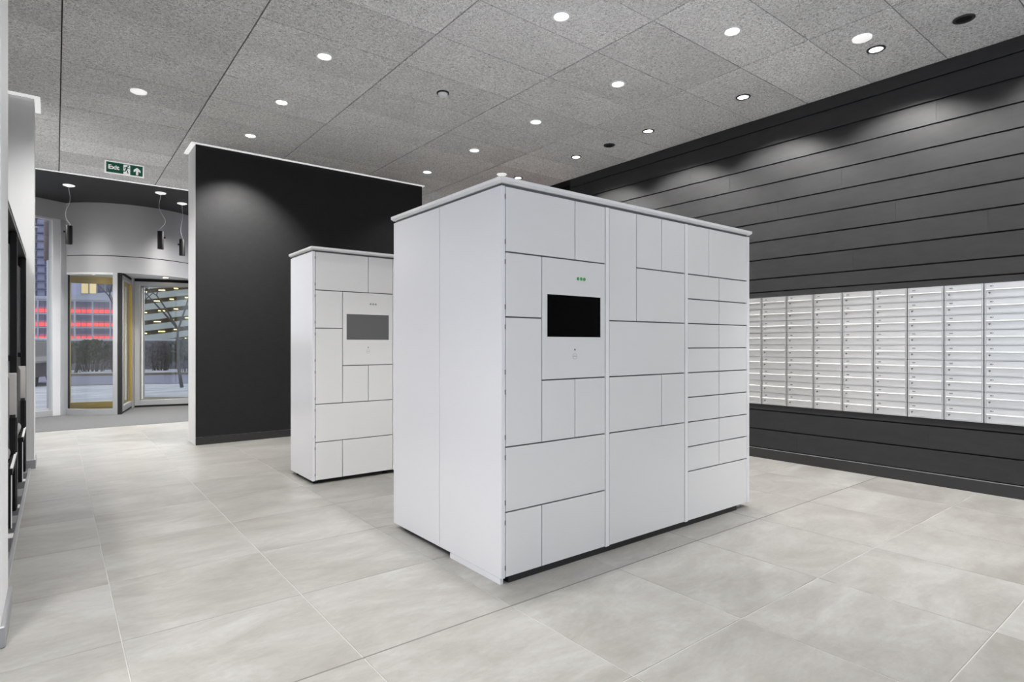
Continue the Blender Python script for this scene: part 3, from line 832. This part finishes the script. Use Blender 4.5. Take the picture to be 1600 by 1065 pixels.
def bush(a, b, w, h, label, mtl, seed, leafy):
    rnd = random.Random(seed)
    b = b + (1.7 if seed % 2 else 0.0)
    r = street('shrub', label, 'shrub', a * (1.05 if seed % 2 else 1.0), b, -0.06, 'bare roadside shrubs')
    stems = MB()
    for k in range(26):
        x = rnd.uniform(-w/2, w/2) * 0.45; y = rnd.uniform(-0.3, 0.3)
        p = Vector((x, y, 0)); pts = [p.copy()]
        d = Vector((x * 0.35 + rnd.uniform(-.2, .2), rnd.uniform(-.2, .2), 1)).normalized()
        L = h * rnd.uniform(0.7, 1.0) / 4
        for i in range(4):
            p = p + d * L; d = (d + Vector((rnd.uniform(-.35, .35), rnd.uniform(-.3, .3), 0.1))).normalized(); pts.append(p.copy())
        stems.tube(pts, 0.02, 4, 0.006)
    stems.build('stems', M_TWIG, r)
    fol = MB()
    for k in range(900 if leafy else 550):
        zz = h * (rnd.uniform(0.35, 1.0) if leafy else rnd.uniform(0.15, 1.0))
        x = max(-w*0.46, min(w*0.46, rnd.gauss(0, w * 0.24))); y = rnd.uniform(-0.4, 0.4)
        zz *= 1 - 0.25 * min(1, (abs(x) / (w * 0.5)) ** 2)
        s = rnd.uniform(0.04, 0.10) if leafy else rnd.uniform(0.10, 0.22)
        t = rnd.uniform(0, 2*PI); q = rnd.uniform(-0.6, 0.6)
        u = Vector((math.cos(t), q, math.sin(t))) * s
        n_ = Vector((-math.sin(t), rnd.uniform(-.5, .5), math.cos(t))) * (s * (0.6 if leafy else 0.09))
        c = Vector((x, y, zz))
        fol.add([c - u, c + n_, c + u], [(0, 1, 2)])
    tag(fol.build('twig_cloud', mtl, r), kind='stuff')
for k, (a, b, w, h, lab, lf) in enumerate([
        (-9.9, 29.8, 2.0, 1.35, 'brown green shrub seen through the tall side window', True),
        (-8.9, 29.5, 1.9, 1.45, 'dark green shrub at the left of the curved door pane', True),
        (-7.9, 29.9, 1.7, 1.40, 'bare brown shrub at the right of the curved door pane', False),
        (-6.4, 29.7, 1.4, 1.35, 'bare twiggy shrub at the left of the right door wing', False),
        (-5.3, 29.5, 1.5, 1.50, 'dark dense shrub at the right of the right door wing', True),
        (-4.2, 29.9, 1.3, 1.40, 'bare shrub partly behind the partition wall edge', False)]):
    bush(a, b, w, h, lab, M_TWIGG if lf else M_TWIG, 20 + k, lf)

def tree(a, b, h, lean, label, seed, split):
    rnd = random.Random(seed)
    r = street('bare_tree', label, 'tree', a, b, -0.1, 'bare street trees')
    tr = MB(); br = MB()
    def grow(p, d, L, rad, lvl, mb):
        pts = [p.copy()]
        for i in range(4):
            p = p + d * (L / 4); d = (d + Vector((rnd.uniform(-.13, .13), rnd.uniform(-.1, .1), 0.05))).normalized(); pts.append(p.copy())
        mb.tube(pts, rad, 6 if lvl < 2 else 4, rad * 0.6)
        if lvl >= 5: return
        for q in range(2 if lvl else 3):
            ang = rnd.uniform(0.3, 0.75) * (1 if (q + lvl) % 2 else -1)
            dd = Vector((d.x * math.cos(ang) + d.z * math.sin(ang), d.y + rnd.uniform(-.35, .35), d.z * math.cos(ang) - d.x * math.sin(ang))).normalized()
            grow(p, (dd + Vector((0, 0, 0.25))).normalized(), L * rnd.uniform(0.62, 0.8), rad * 0.58, lvl + 1, br)
    grow(Vector((0, 0, 0)), Vector((lean, 0, 1)).normalized(), split, 0.055, 0, tr)
    tr.build('trunk', M_BARK, r, smooth=True)
    br.build('branches', M_BARK, r)
tree(-3.62, 19.6, 4.0, -0.16, 'bare forked street tree seen through the right door wing', 5, 1.75)
tree(-5.25, 20.2, 4.0, 0.04, 'bare thin street tree behind the wing hub of the revolving door', 11, 1.6)
pl = street('street_trunk', 'slim grey brown tree trunk left of the bronze door stile', 'tree trunk', -6.62, 19.8, -0.1)
MB().tube([(0, 0, 0), (0.01, 0, 1.5), (-0.01, 0, 3.0), (0.02, 0, 5.0)], 0.075, 8, 0.06).build('bark', M_BARK, pl, smooth=True)
lp = street('bollard_post', 'tall grey metal post outside the left side window', 'post', -5.02, 14.3, -0.1)
MB().tube([(0, 0, 0), (0, 0, 3.0)], 0.055, 12).build('post', M_ALU, lp, smooth=True)
MB().tube([(0, 0, 3.0), (0, 0, 5.2)], 0.10, 12).build('brown_sleeve', mat('brown_sleeve', (0.15, 0.12, 0.12), 0.7), lp, smooth=True)

car = street('parked_car', 'dark parked car with snow on its roof beyond the side window', 'car', -8.55, 20.6, -0.1)
car.rotation_euler = (0, 0, SA + 0.15)
MB().prism([(-0.85, 0.28), (0.85, 0.28), (0.88, 0.75), (0.72, 0.92), (0.60, 1.38), (-0.60, 1.38), (-0.72, 0.92), (-0.88, 0.75)], 'y', 0.0, 3.9).build('body', M_CAR, car, bevel=0.03)
bx(-0.58, 0.35, 1.38, 0.58, 3.2, 1.50).build('snow_roof', M_SNOW, car, bevel=0.03)
bx(-0.62, -0.02, 0.95, 0.62, 0.02, 1.30).build('rear_window', M_SCREEN, car)
for x in (-0.78, 0.62):
    for y in (0.7, 3.1):
        MB().tube([(x, y, 0.31), (x + 0.18, y, 0.31)], 0.31, 14).build('wheel', M_RUBBER, car)
for x in (-0.80, 0.58): bx(x, -0.03, 0.62, x + 0.2, 0.02, 0.78).build('tail_light', M_RED, car)

# office block with red light bands
rb = street('office_block', 'grey office block with glowing red bands behind its windows', 'building', 0, 100, 0)
bx(-44, 0.25, 0, -25.2, 12, 7.55).build('wall', M_PANE, rb)
win_p = bx(0.1, 0, 0.1, 2.1, 0.2, 1.84).mesh('window', M_PANE)
for c in range(8):
    for q in range(4):
        x, zz = -43.08 + 2.19 * c, 0.62 + 1.94 * (3 - q) - 0.08 - 0.0
        zz = 5.49 - 1.94 * q
        if zz < -0.5: continue
        w_ = put('window', win_p, rb, (x, 0, zz))
        for m_, z0, z1, nm in ((M_PINK, 0.72, 1.0, 'pink_glow'), (M_REDGLOW, 0.18, 0.70, 'red_band')):
            bx(0.1, -0.02, z0, 2.1, 0.02, z1).build(nm, m_, w_)
        mm = MB()
        for k in (1, 2): mm.box(0.1 + 2.0*k/3 - 0.03, -0.06, 0.1, 0.1 + 2.0*k/3 + 0.03, 0.0, 1.84)
        mm.box(0.1, -0.06, 1.42, 2.1, 0.0, 1.47)
        mm.build('mullions', M_LILACD, w_)
for c in range(9):
    bx(-43.18 + 2.19*c, -0.12, 0, -42.98 + 2.19*c, 0.24, 7.4).build('column', M_PANEL, rb)
for q in range(4): bx(-44, -0.1, 7.33 - 1.94*q, -25.4, 0.24, 7.53 - 1.94*q).build('floor_band', M_PANEL, rb)
MB().prism([(-44, 7.55), (-25.2, 7.55), (-25.2, 9.1), (-33.5, 8.0), (-44, 8.0)], 'y', -0.2, 0.4).build('parapet', M_PANEL, rb)
ub = street('shop_row', 'grey upper block with warm lit windows above the office block', 'building', 0, 150, 0)
bx(-60, 0.2, 0, -38, 12, 22).build('wall', M_PANEL, ub)
rw = random.Random(4)
for k in range(14):
    x = -59 + 1.5*k
    m_ = M_WARMWIN if k in (7, 8, 9, 12) else M_LILACD
    bx(x, 0.0, 12.2, x + 1.15, 0.25, 14.6).build('window', m_, ub)
bx(-60, -0.5, 14.8, -38, 0.2, 15.4).build('canopy', M_PANEL, ub)

lb = street('apartment_block', 'lilac grey apartment block with stacked balconies in the side window', 'building', 0, 125, 0)
bx(-60, 0.5, 0, -43.6, 14, 34).build('wall', M_LILAC, lb)
for q in range(18):
    zz = 8.0 + 1.42*q
    s_ = bx(-60, -0.4, zz, -43.3, 0.5, zz + 0.22).build('balcony_slab', M_LILACD, lb)
    for c in range(8):
        bx(-59.5 + 2.1*c, 0.3, zz + 0.35, -58.6 + 2.1*c, 0.52, zz + 1.2).build('window', M_LILACD, s_)

# ramped parking garage
gb = street('parking_garage', 'pale ramped parking garage with yellow lamps in its open decks', 'building', -12.7, 60, 0)
for q in range(8):
    zz = 0.9 + 0.94*q - 0.35
    sl = MB()
    sl.prism([(-2.35, zz - 0.24), (7.0, zz + 1.16), (7.0, zz + 1.70), (-2.35, zz + 0.30)], 'y', 0, 0.3)
    sl.build('spandrel', M_SPAN, gb)
    dk = MB().prism([(-2.35, zz + 0.30), (7.0, zz + 1.70), (7.0, zz + 2.10), (-2.35, zz + 0.70)], 'y', 0.9, 1.0)
    dk = dk.build('open_deck', M_SLOT, gb)
    for k in range(6):
        x = -2.0 + 1.25*k + (0.35 if q % 2 else 0)
        bx(x, 0.6, zz + 0.52 + 0.15*(x + 2.35), x + (0.50 if k % 2 else 0.30), 0.85, zz + 0.59 + 0.15*(x + 2.35)).build('lamp', M_GLOW, dk)
bx(-2.35, 1.0, 0, 7.0, 14, 7.2).build('core', M_SLOT, gb)
